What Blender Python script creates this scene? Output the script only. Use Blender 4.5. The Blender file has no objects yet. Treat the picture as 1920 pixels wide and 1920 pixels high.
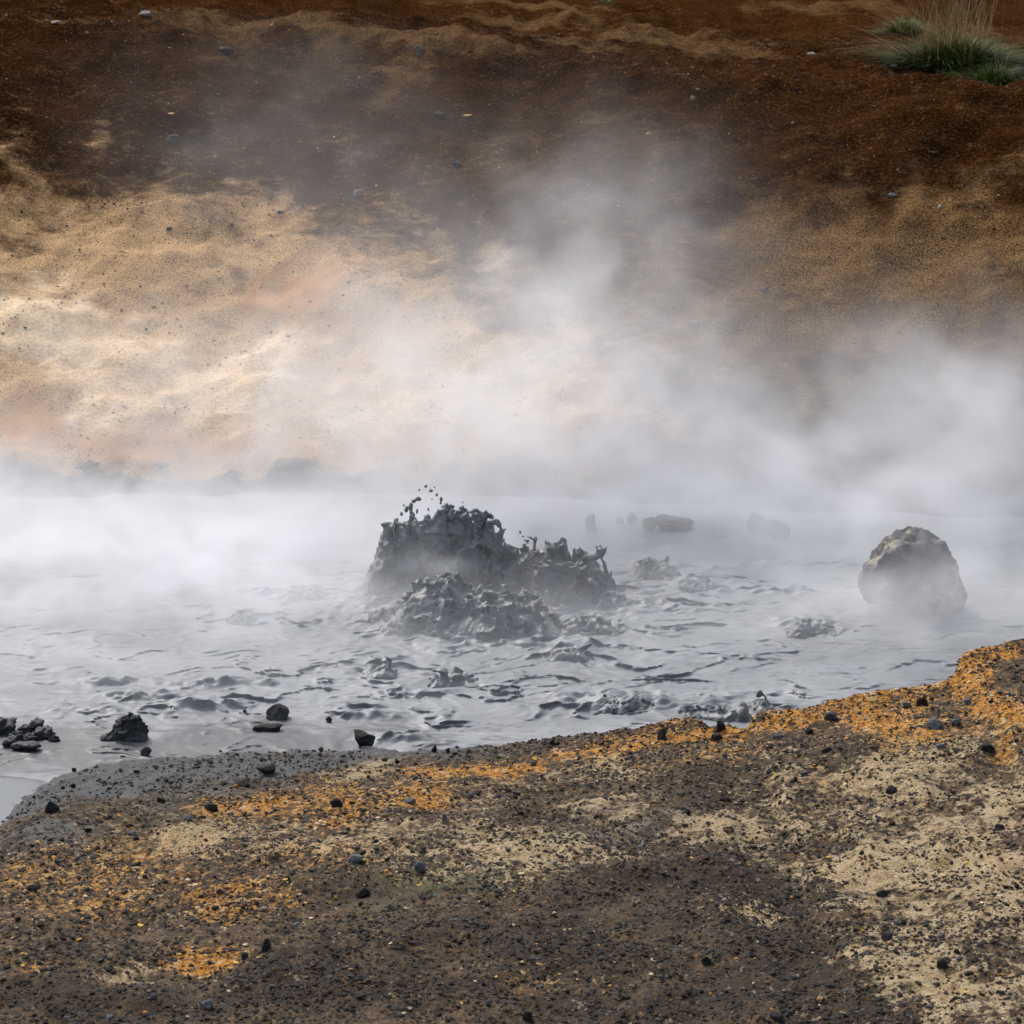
import bpy, bmesh, math, random
import numpy as np
from mathutils import Vector, Matrix, Euler
R = math.radians
random.seed(7)
rng = np.random.default_rng(11)
sc = bpy.context.scene
COL = sc.collection

# ------------------------------------------------------------------ camera
CAM_Z, PITCH, FPX = 2.5, R(14.0), 960.0 / math.tan(R(12.0))
cd = bpy.data.cameras.new('camera'); cam = bpy.data.objects.new('camera', cd); COL.objects.link(cam)
cam.location = (0, 0, CAM_Z); cam.rotation_euler = (R(90) - PITCH, 0, 0)
cd.sensor_width = 36; cd.lens = 18.0 / math.tan(R(12.0)); cd.clip_end = 500; cd.clip_start = 0.1
cd.dof.use_dof = True; cd.dof.focus_distance = 8.2; cd.dof.aperture_fstop = 16
sc.camera = cam
# ------------------------------------------------------------------ world, sun, exposure
SUN_EL, SUN_AZ = R(52), R(-35)          # azimuth from +Y (beyond the pool), negative = towards -X
w = bpy.data.worlds.new('World'); sc.world = w; w.use_nodes = True
nt = w.node_tree; nt.nodes.clear()
sky = nt.nodes.new('ShaderNodeTexSky'); sky.sky_type = 'NISHITA'; sky.sun_disc = False
sky.sun_elevation = SUN_EL; sky.sun_rotation = SUN_AZ; sky.dust_density = 4.0; sky.air_density = 1.0; sky.ozone_density = 1.0
hs = nt.nodes.new('ShaderNodeHueSaturation'); hs.inputs['Saturation'].default_value = 0.62
bg = nt.nodes.new('ShaderNodeBackground'); bg.inputs['Strength'].default_value = 0.12
wo = nt.nodes.new('ShaderNodeOutputWorld')
nt.links.new(sky.outputs[0], hs.inputs['Color']); nt.links.new(hs.outputs[0], bg.inputs[0]); nt.links.new(bg.outputs[0], wo.inputs[0])
sl = bpy.data.lights.new('sun', 'SUN'); sl.energy = 1.5; sl.angle = R(12); sl.color = (1.0, 0.965, 0.92)
so = bpy.data.objects.new('sun', sl); COL.objects.link(so)
sd = Vector((math.cos(SUN_EL) * math.sin(SUN_AZ), math.cos(SUN_EL) * math.cos(SUN_AZ), math.sin(SUN_EL)))
so.rotation_euler = sd.to_track_quat('Z', 'Y').to_euler(); so.location = sd * 40
sc.view_settings.view_transform = 'Standard'; sc.view_settings.look = 'None'; sc.view_settings.gamma = 1.0
sc.view_settings.exposure = 0.8
sc.render.engine = 'CYCLES'
sc.cycles.use_denoising = True
sc.cycles.max_bounces = 8; sc.cycles.volume_bounces = 4; sc.cycles.diffuse_bounces = 3
sc.cycles.volume_step_rate = 6.0; sc.cycles.volume_max_steps = 256

# ------------------------------------------------------------------ numpy noise
def _h(ix, iy, iz, seed):
    n = (ix * 374761393 + iy * 668265263 + iz * 2147483647 + seed * 974634777) & 0xFFFFFFFF
    n = ((n ^ (n >> 13)) * 1274126177) & 0xFFFFFFFF
    n = ((n ^ (n >> 16)) * 2246822519) & 0xFFFFFFFF
    return ((n ^ (n >> 15)) & 0xFFFFFF) / float(0xFFFFFF)
def vn2(x, y, seed=0):
    x = np.asarray(x, float); y = np.asarray(y, float)
    c, s = math.cos(0.6 + seed), math.sin(0.6 + seed)
    x, y = x * c - y * s + seed * 13.7, x * s + y * c - seed * 7.1
    ix = np.floor(x).astype(np.int64); iy = np.floor(y).astype(np.int64)
    fx = x - ix; fy = y - iy
    def g(i, j):
        a = _h(ix + i, iy + j, 0 * ix, seed) * 2 * np.pi
        return np.cos(a) * (fx - i) + np.sin(a) * (fy - j)
    u = fx ** 3 * (fx * (fx * 6 - 15) + 10); v = fy ** 3 * (fy * (fy * 6 - 15) + 10)
    a = g(0, 0) * (1 - u) + g(1, 0) * u; b = g(0, 1) * (1 - u) + g(1, 1) * u
    return (a * (1 - v) + b * v) * 1.5
def fbm2(x, y, seed=0, oct=4, gain=0.5):
    t = 0; a = 1.0; f = 1.0
    for k in range(oct):
        t = t + a * vn2(np.asarray(x) * f, np.asarray(y) * f, seed + k * 3); a *= gain; f *= 2.03
    return t
def ridge2(x, y, seed=0, oct=3, gain=0.5):
    t = 0; a = 1.0; f = 1.0
    for k in range(oct):
        n = 1 - np.abs(vn2(np.asarray(x) * f, np.asarray(y) * f, seed + k * 3)) * 1.6
        t = t + a * n * np.abs(n); a *= gain; f *= 2.1
    return t
def vn3(p, seed=0):
    ip = np.floor(p).astype(np.int64); f = p - ip
    u = f * f * (3 - 2 * f); t = 0
    for i in (0, 1):
        for j in (0, 1):
            for k in (0, 1):
                wt = (u[:, 0] if i else 1 - u[:, 0]) * (u[:, 1] if j else 1 - u[:, 1]) * (u[:, 2] if k else 1 - u[:, 2])
                t = t + wt * _h(ip[:, 0] + i, ip[:, 1] + j, ip[:, 2] + k, seed)
    return t * 2 - 1
def fbm3(p, seed=0, oct=3, gain=0.5):
    t = 0; a = 1.0; f = 1.0
    for k in range(oct):
        t = t + a * vn3(p * f + 17.3 * k, seed + k); a *= gain; f *= 2.07
    return t
def sst(a, b, x):
    t = np.clip((np.asarray(x, float) - a) / (b - a), 0, 1); return t * t * (3 - 2 * t)

# ------------------------------------------------------------------ from picture directions to places on the ground
def ray(px, py):
    u = (px - 960) / FPX; v = (960 - py) / FPX
    return Vector((u, math.cos(PITCH) + v * math.sin(PITCH), -math.sin(PITCH) + v * math.cos(PITCH)))
def on_z(px, py, z):
    d = ray(px, py); t = (z - CAM_Z) / d.z
    return d.x * t, d.y * t
def on_y(px, py, y):
    d = ray(px, py); t = y / d.y
    return Vector((d.x * t, y, CAM_Z + d.z * t))

# pool edge on the near side: picture points with the height the bank has there
EDGE = [(0, 1556, .01), (30, 1505, .015), (100, 1462, .02), (180, 1438, .02), (300, 1424, .02), (500, 1412, .02), (700, 1411, .03),
        (800, 1412, .045), (900, 1405, .06), (1000, 1395, .08), (1100, 1384, .11), (1200, 1372, .15), (1240, 1362, .17), (1290, 1354, .18),
        (1312, 1358, .18), (1332, 1372, .17), (1400, 1371, .18), (1416, 1346, .205), (1500, 1336, .22), (1600, 1312, .25), (1700, 1297, .275),
        (1752, 1290, .29), (1786, 1276, .30), (1796, 1252, .32), (1806, 1233, .335), (1850, 1220, .345), (1920, 1207, .36)]
_e = [(on_z(px, py, z) + (z,)) for px, py, z in EDGE]
_e = [(-40, 5.4, 0.25), (-4.5, 5.6, .10), (-2.2, 6.15, .03)] + _e + [(2.2, 7.35, .38), (3.2, 7.9, .42), (4.5, 8.3, .5), (40, 8.6, .6)]
EX = np.array([a[0] for a in _e]); EY = np.array([a[1] for a in _e]); EZ = np.array([a[2] for a in _e])
def bank_h(x, y):
    x = np.asarray(x, float); y = np.asarray(y, float)
    ye = np.interp(x, EX, EY) + 0.018 * fbm2(x * 9, y * 9, 41, 3) * sst(-1.6, .3, x)+ 0.02 * fbm2(x * 14, y * 14, 43, 2) * (1 - sst(-.9, .1, x))
    ze = np.interp(x, EX, EZ)
    d = ye - y                                   # > 0 on land
    z = ze + 0.085 * np.clip(d, 0, 2.0) * (1 - .5 * sst(0, 1.5, x)) + 0.10 * sst(.15, 1.1, d) * (1 - sst(-.6, .6, x))
    z = z + (0.03 * fbm2(x * 1.4, y * 1.4, 3, 3) + .012 * fbm2(x * 6, y * 6, 5, 3)) * sst(0, .35, d)
    z = z + .007 * fbm2(x * 22, y * 22, 8, 3)
    cl = 1 - sst(-1.3, .6, x)                    # 1 = gentle muddy shore at the left, 0 = broken lip
    wdt = .07 + .22 * cl
    drop = sst(0, 1, np.clip(-d / wdt, 0, 1)) * (ze + .16)
    lipbump = .018 * np.exp(-((d - .03) / .05) ** 2) * (1 - cl)
    z = z + lipbump - drop
    z = z - sst(.1, .6, -d) * .2
    z = z + sst(3.6, 4.5, np.abs(x)) * .9 * sst(0, .5, -d)
    return z
SHORE_PX = [(0, 935), (300, 925), (700, 922), (1000, 930), (1300, 945), (1600, 955), (1920, 965)]
_s = [on_z(px, py, 0.) for px, py in SHORE_PX]
SX = np.array([-60, -4.5] + [a[0] for a in _s] + [4.5, 60.]); SY = np.array([9.3, 9.6] + [a[1] for a in _s] + [9.2, 9.0])
def hill_h(x, y):
    x = np.asarray(x, float); y = np.asarray(y, float)
    ys = np.interp(x, SX, SY) + .06 * fbm2(x * 3, y * 3, 61, 3)
    d = y - ys
    step = (.05 + .05 * fbm2(x * 2.2, y * 2.2, 64, 3)) * sst(0.0, .20, d + .09 * fbm2(x * 6, y * 9, 63, 4))
    dd = np.clip(d - .06, 0, None)
    lip = 4.05 - .16 * (x + 2.2) - .05 * np.sin(x * 1.7) + .07 * fbm2(x * 1.6, y * .3, 65, 3)   # where the slope eases off
    z = step + .43 * np.minimum(dd, lip) + .05 * np.clip(dd - lip, 0, 12) + .02 * np.clip(dd - lip - 12, 0, None)
    z = z + .05 * sst(-.08, .12, dd - lip)
    z = z + (.06 * fbm2(x * .8, y * .8, 67, 2) + .0012 * fbm2(x * 4, y * 4, 69, 3) - .011 * sst(.25, .75, fbm2(x * .9, y * 2.6, 66, 3)) ) * sst(.1, 1, d) + .0013 * fbm2(x * 26, y * 26, 71, 2) * sst(0, .2, d)
    rough = sst(-.15, .2, dd - lip)
    z = z + rough * (.022 * ridge2(x * 2.4, y * 2.0, 73, 3) + .014 * fbm2(x * 9, y * 7, 75, 3))
    # the right-hand flank bulges a little towards the pool
    z = z + .10 * np.exp(-((x - 2.3) / .5) ** 2 - ((d - .5) / .45) ** 2)
    z = z - sst(0, .35, -d) * .3
    z = z + sst(3.6, 4.5, np.abs(x)) * .9 * sst(0, .5, -d)
    return z
def height(x, y):
    return bank_h(x, y) if y < 9.3 else hill_h(x, y)
_hits = {}
def hit(px, py, water=True):
    d = ray(px, py)
    c = _hits.get((px, py))
    if c is not None: return c.copy()
    lo_, hi_, st = 3.0, 20.0, .08
    for _ in range(2):
        y = np.arange(lo_, hi_, st); x = d.x / d.y * y; z = CAM_Z + d.z / d.y * y
        k = int(np.sum(y < 9.3)); h = np.concatenate([bank_h(x[:k], y[:k]), hill_h(x[k:], y[k:])])
        if water: h = np.where((h < 0), 0, h)
        i = int(np.argmax(z <= h)); lo_, hi_, st = y[max(i - 2, 0)], y[i] + .005, .004
    v = Vector((float(x[i]), float(y[i]), float(h[i]))); _hits[(px, py)] = v
    return v.copy()
def mpp(y): return y / math.cos(PITCH) / FPX    # metres per picture pixel (1920) at depth y

# ------------------------------------------------------------------ material helpers
def mat(name):
    m = bpy.data.materials.new(name); m.use_nodes = True
    t = m.node_tree; t.nodes.clear()
    o = t.nodes.new('ShaderNodeOutputMaterial'); b = t.nodes.new('ShaderNodeBsdfPrincipled')
    t.links.new(b.outputs[0], o.inputs[0]); return m, t, b
class N:
    def __init__(s, t): s.t = t
    def n(s, typ, **kw):
        x = s.t.nodes.new(typ)
        for k, v in kw.items(): setattr(x, k, v)
        return x
    def l(s, a, b): s.t.links.new(a, b)
    def put(s, v, sock):
        if hasattr(v, 'is_linked') or hasattr(v, 'links'): s.l(v, sock)
        else: sock.default_value = v
    def math(s, op, a, b=0., c=None):
        x = s.n('ShaderNodeMath', operation=op); s.put(a, x.inputs[0]); s.put(b, x.inputs[1])
        if c is not None: s.put(c, x.inputs[2])
        return x.outputs[0]
    def noise(s, vec, scale, detail=3., rough=.55, dist=0.):
        x = s.n('ShaderNodeTexNoise'); x.inputs['Scale'].default_value = scale; x.inputs['Detail'].default_value = detail
        x.inputs['Roughness'].default_value = rough; x.inputs['Distortion'].default_value = dist
        if vec is not None: s.l(vec, x.inputs['Vector'])
        return x.outputs[0]
    def ramp(s, v, lo, hi):
        x = s.n('ShaderNodeMapRange', interpolation_type='SMOOTHSTEP'); s.put(v, x.inputs[0])
        x.inputs[1].default_value = lo; x.inputs[2].default_value = hi; return x.outputs[0]
    def mix(s, f, a, b):
        x = s.n('ShaderNodeMix', data_type='RGBA'); s.put(f, x.inputs[0])
        for v, k in ((a, 6), (b, 7)):
            if isinstance(v, tuple): x.inputs[k].default_value = v + (1,)
            else: s.l(v, x.inputs[k])
        return x.outputs[2]
    def attr(s, name):
        x = s.n('ShaderNodeAttribute'); x.attribute_name = name; return x
    def pos(s): return s.n('ShaderNodeNewGeometry').outputs['Position']
    def scaled(s, v, sc_):
        x = s.n('ShaderNodeVectorMath', operation='MULTIPLY'); s.l(v, x.inputs[0]); x.inputs[1].default_value = sc_; return x.outputs[0]
    def bump(s, h, dist, strength, b, normal=None):
        x = s.n('ShaderNodeBump'); x.inputs['Distance'].default_value = dist; x.inputs['Strength'].default_value = strength
        s.l(h, x.inputs['Height'])
        if normal is not None: s.l(normal, x.inputs['Normal'])
        s.l(x.outputs[0], b.inputs['Normal']); return x.outputs[0]

def tag(o, label=None, cat=None, group=None, kind=None):
    if label: o['label'] = label
    if cat: o['category'] = cat
    if group: o['group'] = group
    if kind: o['kind'] = kind
    return o
def link(name, me, m=None, parent=None):
    o = bpy.data.objects.new(name, me); COL.objects.link(o)
    if m is not None and me is not None and not me.materials: me.materials.append(m)
    if parent: o.parent = parent
    return o
def np_mesh(name, V, F, smooth=True):
    V = np.asarray(V, np.float32); F = np.asarray(F, np.int32); k = F.shape[1]
    me = bpy.data.meshes.new(name)
    me.vertices.add(len(V)); me.vertices.foreach_set('co', V.ravel())
    me.loops.add(F.size); me.loops.foreach_set('vertex_index', F.ravel())
    me.polygons.add(len(F)); me.polygons.foreach_set('loop_start', np.arange(0, F.size, k, dtype=np.int32))
    me.update(calc_edges=True)
    me.polygons.foreach_set('use_smooth', np.full(len(F), smooth, bool))
    return me
def grid_mesh(name, xs, ys, fz):
    X, Y = np.meshgrid(xs, ys); r = fz(X, Y)
    if isinstance(r, tuple): X, Y, Z = r
    else: Z = r
    nx, ny = len(xs), len(ys)
    i = (np.arange(ny - 1)[:, None] * nx + np.arange(nx - 1)[None, :]).ravel()
    F = np.stack([i, i + 1, i + nx + 1, i + nx], 1)
    return np_mesh(name, np.stack([X.ravel(), Y.ravel(), Z.ravel()], 1), F), X.ravel(), Y.ravel(), Z.ravel()
def put_attr(me, name, v):
    a = me.attributes.new(name, 'FLOAT', 'POINT'); a.data.foreach_set('value', np.asarray(v, np.float32))
def lines(a, b, step, lo, hi, grow=1.25):
    c = list(np.arange(a, b + step / 2, step)); s = step; x = c[-1]; up = []
    while x < hi: s *= grow; x += s; up.append(min(x, hi))
    s = step; x = a; dn = []
    while x > lo: s *= grow; x -= s; dn.append(max(x, lo))
    return np.array(dn[::-1] + c + up)
_warp = {}
def patch_field(x, y, patches):
    """soft-edged, noise-broken patches of ground; each (px, py, rx, ry, weight[, tilt])"""
    out = np.zeros_like(x)
    key = (x.size, float(x[0]), float(y[0]))
    if key not in _warp:
        sel = np.nonzero((np.abs(x) < 5.5) & (y > 3) & (y < 19))[0]; xs, ys = x[sel], y[sel]
        _warp[key] = (sel, xs, ys, .75 * fbm2(xs * 2.6, ys * 2.0, 91, 5, .6), .75 * fbm2(xs * 2.6, ys * 2.0, 97, 5, .6))
    sel, xs, ys, wx, wy = _warp[key]
    o = np.zeros_like(xs)
    for p in patches:
        px, py, rx, ry, wt = p[:5]
        c = hit(px, py); top = hit(px, py - ry); bot = hit(px, py + ry)
        ryw = max(.03, abs(top.y - bot.y) / 2); rxw = rx * mpp(c.y)
        k = (p[5] if len(p) > 5 else 0) * ryw / rxw
        i = np.nonzero((np.abs(xs - c.x) < 4 * rxw) & (np.abs(ys - c.y) < 5 * ryw))[0]
        dx = (xs[i] - c.x) / rxw + wx[i]; dy = (ys[i] - c.y - k * (xs[i] - c.x)) / ryw + wy[i]
        o[i] = np.maximum(o[i], wt * np.exp(-(dx * dx + dy * dy) * .75))
    out[sel] = o
    return out
# ------------------------------------------------------------------ ground of the near bank
PALE = [(370, 1575, 120, 36, 1), (1000, 1592, 150, 42, .9), (1660, 1450, 190, 50, .85), (1415, 1705, 62, 22, 1.1), (1760, 1600, 190, 90, .85),
        (1740, 1790, 130, 120, .9), (1850, 1700, 110, 120, .7), (1340, 1540, 90, 36, 1), (680, 1445, 80, 22, .9), (760, 1560, 160, 40, .55), (560, 1580, 100, 30, .7),
        (1620, 1535, 200, 40, .6), (1880, 1500, 90, 60, .8), (1150, 1520, 100, 40, .45), (1900, 1870, 80, 60, .6), (230, 1840, 50, 14, .6), (1700, 1400, 150, 28, .5), (890, 1500, 120, 30, .4), (1100, 1450, 150, 25, .45), (2150, 1450, 160, 70, .8), (2350, 1650, 200, 90, .8), (2100, 1850, 150, 60, .7), (2600, 1500, 200, 80, .7), (-250, 1700, 200, 60, .7), (-500, 1850, 160, 60, .7)]
ORANGE = [(1270, 1378, 110, 16, 1), (1450, 1362, 80, 14, .95), (1620, 1320, 130, 13, 1.05), (1810, 1256, 40, 26, 1.1), (1880, 1226, 70, 12, 1), (1120, 1408, 130, 13, .8),
          (900, 1450, 120, 16, .95), (760, 1480, 100, 18, .9), (620, 1480, 120, 26, .7), (480, 1520, 120, 30, .7), (375, 1800, 80, 26, 1.1), (440, 1680, 90, 34, .75),
          (240, 1640, 280, 90, .52), (1330, 1410, 100, 14, .5), (130, 1580, 160, 40, .45), (640, 1600, 160, 40, .4), (60, 1820, 50, 16, .5), (960, 1830, 160, 30, .4), (190, 1685, 40, 10, .6), (520, 1490, 90, 18, .8), (2250, 1350, 200, 30, .7), (-200, 1800, 140, 30, .7), (-450, 1650, 160, 40, .5)]
MUDC = [(250, 1450, 260, 38, 1.2), (60, 1490, 90, 40, 1.2), (480, 1425, 160, 16, 1.0), (80, 1560, 80, 26, .7), (700, 1418, 120, 10, .8), (380, 1480, 120, 30, .6), (1190, 1545, 120, 36, .35), (900, 1412, 140, 8, .5)]
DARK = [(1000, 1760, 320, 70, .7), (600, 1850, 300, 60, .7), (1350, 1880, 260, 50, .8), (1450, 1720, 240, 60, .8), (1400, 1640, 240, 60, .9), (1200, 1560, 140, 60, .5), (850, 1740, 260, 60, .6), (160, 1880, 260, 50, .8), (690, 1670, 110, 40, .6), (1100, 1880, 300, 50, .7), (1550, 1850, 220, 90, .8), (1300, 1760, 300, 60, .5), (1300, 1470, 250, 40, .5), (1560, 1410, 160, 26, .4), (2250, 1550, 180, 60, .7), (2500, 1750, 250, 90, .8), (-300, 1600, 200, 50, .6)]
GREENP = [(820, 1640, 130, 30, .8), (700, 1700, 80, 40, .7), (430, 1810, 120, 30, .4), (1560, 1400, 120, 20, .3), (280, 1520, 80, 20, .5), (90, 1560, 90, 20, .6)]
def bank_masks(x, y):
    ed = np.interp(x, EX, EY) - y
    o = patch_field(x, y, ORANGE)
    o = np.maximum(o, .95 * np.exp(-(ed / .07) ** 2) * sst(.05, .75, x) * (.75 + .5 * fbm2(x * 5, y * 5, 33, 3)))
    mdc = patch_field(x, y, MUDC)
    mdc = np.maximum(mdc, np.exp(-(np.clip(ed, 0, None) / .05) ** 2) * (1 - sst(-.2, .15, x)))
    mdc = np.maximum(mdc, sst(0.0, .06, -ed))
    mot = .55 * fbm2(x * 5.5, y * 7.5, 351, 4, .6)
    return dict(pale=np.clip(patch_field(x, y, PALE) * (1 + .6 * mot) + .30 * np.clip(mot, 0, 1) - .12 * np.clip(-mot, 0, 1), 0, 1.2), orange=o, mudcoat=mdc, dark=patch_field(x, y, DARK), green=patch_field(x, y, GREENP))

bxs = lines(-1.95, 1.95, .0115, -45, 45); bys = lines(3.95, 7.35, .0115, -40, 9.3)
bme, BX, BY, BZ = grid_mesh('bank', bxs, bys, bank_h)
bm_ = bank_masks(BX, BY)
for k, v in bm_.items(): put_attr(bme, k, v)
m, t, b = mat('bank_soil'); n = N(t); P = n.pos()
n1 = n.noise(P, 9, 5, .62); n2 = n.noise(P, 60, 4, .6); n3 = n.noise(P, 240, 2, .6); n4 = n.noise(P, 24, 4, .7)
br = n.math('ADD', n.math('MULTIPLY', n2, .5), n.math('MULTIPLY', n4, .5))
col = n.mix(n.ramp(n1, .35, .65), (.100, .062, .030), (.054, .036, .020))
col = n.mix(n.ramp(n2, .50, .70), col, (.18, .115, .054)); col = n.mix(n.ramp(n2, .47, .33), col, (.016, .013, .011))
def masked(a, lo, soft, c, f=1.):
    s_ = n.math('ADD', n.attr(a).outputs['Fac'], n.math('MULTIPLY', n.math('SUBTRACT', br, .5), 3.4))
    r_ = n.ramp(s_, lo - soft, lo + soft); return n.math('MULTIPLY', r_, f) if f != 1 else r_
col = n.mix(masked('green', .45, .2, 0, .8), col, (.095, .088, .040))
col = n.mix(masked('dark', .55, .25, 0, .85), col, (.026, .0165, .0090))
col = n.mix(masked('pale', .52, .24, 0), col, n.mix(n.ramp(n4, .35, .7), (.30, .215, .105), (.44, .345, .21)))
oc = n.mix(n.ramp(n2, .35, .66), (.22, .076, .007), (.50, .23, .030)); oc = n.mix(n.ramp(n4, .52, .72), oc, (.60, .45, .22))  # orange and cream crust, brightened in colour for the sunlit rim
col = n.mix(masked('orange', .58, .26, 0), col, oc)
mc = masked('mudcoat', .5, .38, 0)
col = n.mix(mc, col, n.mix(n1, (.042, .044, .046), (.085, .088, .091)))
gr = n.mix(n.ramp(n3, .3, .75), (.55, .55, .55), (1.3, 1.3, 1.3))
mm = n.n('ShaderNodeMix', data_type='RGBA', blend_type='MULTIPLY'); mm.inputs[0].default_value = 1; n.l(col, mm.inputs[6]); n.l(gr, mm.inputs[7])
n.l(mm.outputs[2], b.inputs['Base Color'])
rr = n.n('ShaderNodeMapRange'); n.l(mc, rr.inputs[0]); rr.inputs[3].default_value = .9; rr.inputs[4].default_value = .5; n.l(rr.outputs[0], b.inputs['Roughness']); b.inputs['Specular IOR Level'].default_value = .3
n.bump(n.math('ADD', n.math('MULTIPLY', n2, 1.), n.math('MULTIPLY', n3, .45)), .012, .9, b)
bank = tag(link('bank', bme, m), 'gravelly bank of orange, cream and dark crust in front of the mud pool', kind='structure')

# ------------------------------------------------------------------ far hillside
TAN = [(60, 600, 330, 200, 1), (330, 620, 330, 200, 1), (250, 460, 300, 90, .75), (600, 700, 330, 150, .95), (820, 680, 260, 140, .9), (950, 760, 260, 90, .9), (120, 800, 300, 90, 1.0), (500, 820, 400, 70, 1.0), (850, 830, 300, 50, .9), (720, 500, 120, 80, .6), (-250, 650, 330, 200, 1), (-600, 720, 350, 160, .8), (-950, 600, 300, 180, .6)]  # pale clay soil; tan and cream at the left also carry painted sunlight
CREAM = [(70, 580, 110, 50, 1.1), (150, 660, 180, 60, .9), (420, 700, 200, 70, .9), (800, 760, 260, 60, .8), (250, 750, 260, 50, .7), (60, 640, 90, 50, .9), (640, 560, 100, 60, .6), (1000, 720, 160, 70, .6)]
OCHRE = [(560, 565, 90, 36, 1.0), (640, 590, 110, 34, .7), (260, 835, 160, 26, .9), (620, 735, 60, 36, .6), (50, 800, 70, 40, .8), (350, 860, 160, 18, .7), (600, 850, 200, 18, .6), (720, 610, 120, 34, .7)]
BROWN2 = [(1700, 500, 380, 110, .9), (1450, 440, 160, 90, .7), (1850, 420, 120, 40, .8), (1600, 620, 420, 60, .8), (1300, 500, 200, 80, .5), (1100, 290, 250, 70, .35), (1130, 215, 60, 20, .6), (850, 310, 120, 40, .4), (300, 380, 320, 50, .8), (100, 330, 140, 30, .45), (1400, 600, 260, 90, .7), (700, 420, 100, 40, .5), (2150, 560, 300, 110, .8), (2550, 500, 300, 130, .7), (-500, 420, 300, 70, .7)]
BERM = [(470, 48, 160, 18, .9), (640, 52, 60, 14, 1), (770, 60, 90, 20, 1.1), (870, 70, 90, 16, 1), (1020, 40, 160, 14, .8), (1040, 78, 120, 12, .8), (1280, 88, 140, 16, 1, -.6), (1330, 60, 160, 16, .6), (1500, 20, 140, 16, .7), (110, 40, 40, 6, 1), (300, 25, 200, 22, .4), (1830, 70, 120, 30, .6), (1000, 10, 240, 10, .8), (1600, 5, 120, 8, .7)]
GREY = [(1850, 700, 200, 60, .9), (1700, 800, 320, 90, .9), (1880, 830, 120, 60, 1.0), (1400, 860, 300, 60, .8), (1100, 900, 300, 30, .7)]
hxs = lines(-3.0, 3.0, .0185, -60, 60); hys = np.concatenate([np.arange(9.3, 10.0, .05), lines(10.0, 15.6, .0165, 10.0, 90, 1.15)])
hme, HX, HY, HZ = grid_mesh('hillside', hxs, hys, hill_h)
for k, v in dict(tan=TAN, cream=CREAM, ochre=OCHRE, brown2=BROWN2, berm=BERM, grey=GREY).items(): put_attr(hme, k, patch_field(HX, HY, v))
put_attr(hme, 'shore', 1 - sst(.05, .17, HY - np.interp(HX, SX, SY) + .07 * fbm2(HX * 2.2, HY * 7, 62, 5, .65)))
m, t, b = mat('hill_soil'); n = N(t); P = n.pos()
Ps = n.scaled(P, (.55, 1, 1))
n1 = n.noise(Ps, 2.6, 5, .62, .4); n2 = n.noise(Ps, 26, 4, .62); n3 = n.noise(P, 62, 5, .8); n4 = n.noise(Ps, 9, 6, .74, .15); n5 = n.noise(P, 135, 3, .7)
br = n.math('ADD', n.math('ADD', n.math('MULTIPLY', n2, .35), n.math('MULTIPLY', n4, .4)), n.math('MULTIPLY', n3, .25))
col = n.mix(n.ramp(n1, .35, .65), (.021, .0082, .0025), (.035, .0135, .0042))
col = n.mix(n.ramp(n4, .42, .68), col, (.040, .0172, .0062))
col = n.mix(n.ramp(n4, .40, .22), col, (.017, .0065, .0022))
col = n.mix(n.ramp(n2, .60, .74), col, (.072, .034, .012))
col = n.mix(n.ramp(n3, .54, .64), col, (.098, .048, .0175))
col = n.mix(n.ramp(n3, .47, .38), col, (.007, .0028, .001))
def masked(a, lo, soft, f=1., k=1.6):
    s_ = n.math('ADD', n.attr(a).outputs['Fac'], n.math('MULTIPLY', n.math('SUBTRACT', br, .5), k))
    r_ = n.ramp(s_, lo - soft, lo + soft); return n.math('MULTIPLY', r_, f) if f != 1 else r_
col = n.mix(masked('grey', .5, .3, .8), col, (.055, .040, .030))
spk = n.mix(n.ramp(n5, .42, .58), (.030, .015, .006), (.27, .165, .072))
col = n.mix(masked('brown2', .5, .42, .85), col, spk)
col = n.mix(masked('berm', .55, .3, .8), col, n.mix(n.ramp(n3, .35, .65), (.060, .034, .014), (.16, .095, .042)))
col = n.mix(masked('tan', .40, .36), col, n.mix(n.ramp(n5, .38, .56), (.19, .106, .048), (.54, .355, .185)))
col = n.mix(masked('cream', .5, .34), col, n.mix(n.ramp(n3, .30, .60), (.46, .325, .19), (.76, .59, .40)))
col = n.mix(masked('ochre', .5, .35, .7), col, (.42, .185, .065))
col = n.mix(masked('shore', .5, .25, 1, 2.2), col, n.mix(n4, (.055, .057, .06), (.11, .113, .117)))
n.l(col, b.inputs['Base Color']); b.inputs['Roughness'].default_value = 1.; b.inputs['Specular IOR Level'].default_value = 0.
n.bump(n.math('ADD', n.math('MULTIPLY', n2, .2), n.math('MULTIPLY', n3, .75)), .014, .9, b)
hill = tag(link('hillside', hme, m), 'brown and pale tan soil slope rising behind the mud pool', kind='structure')

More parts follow.
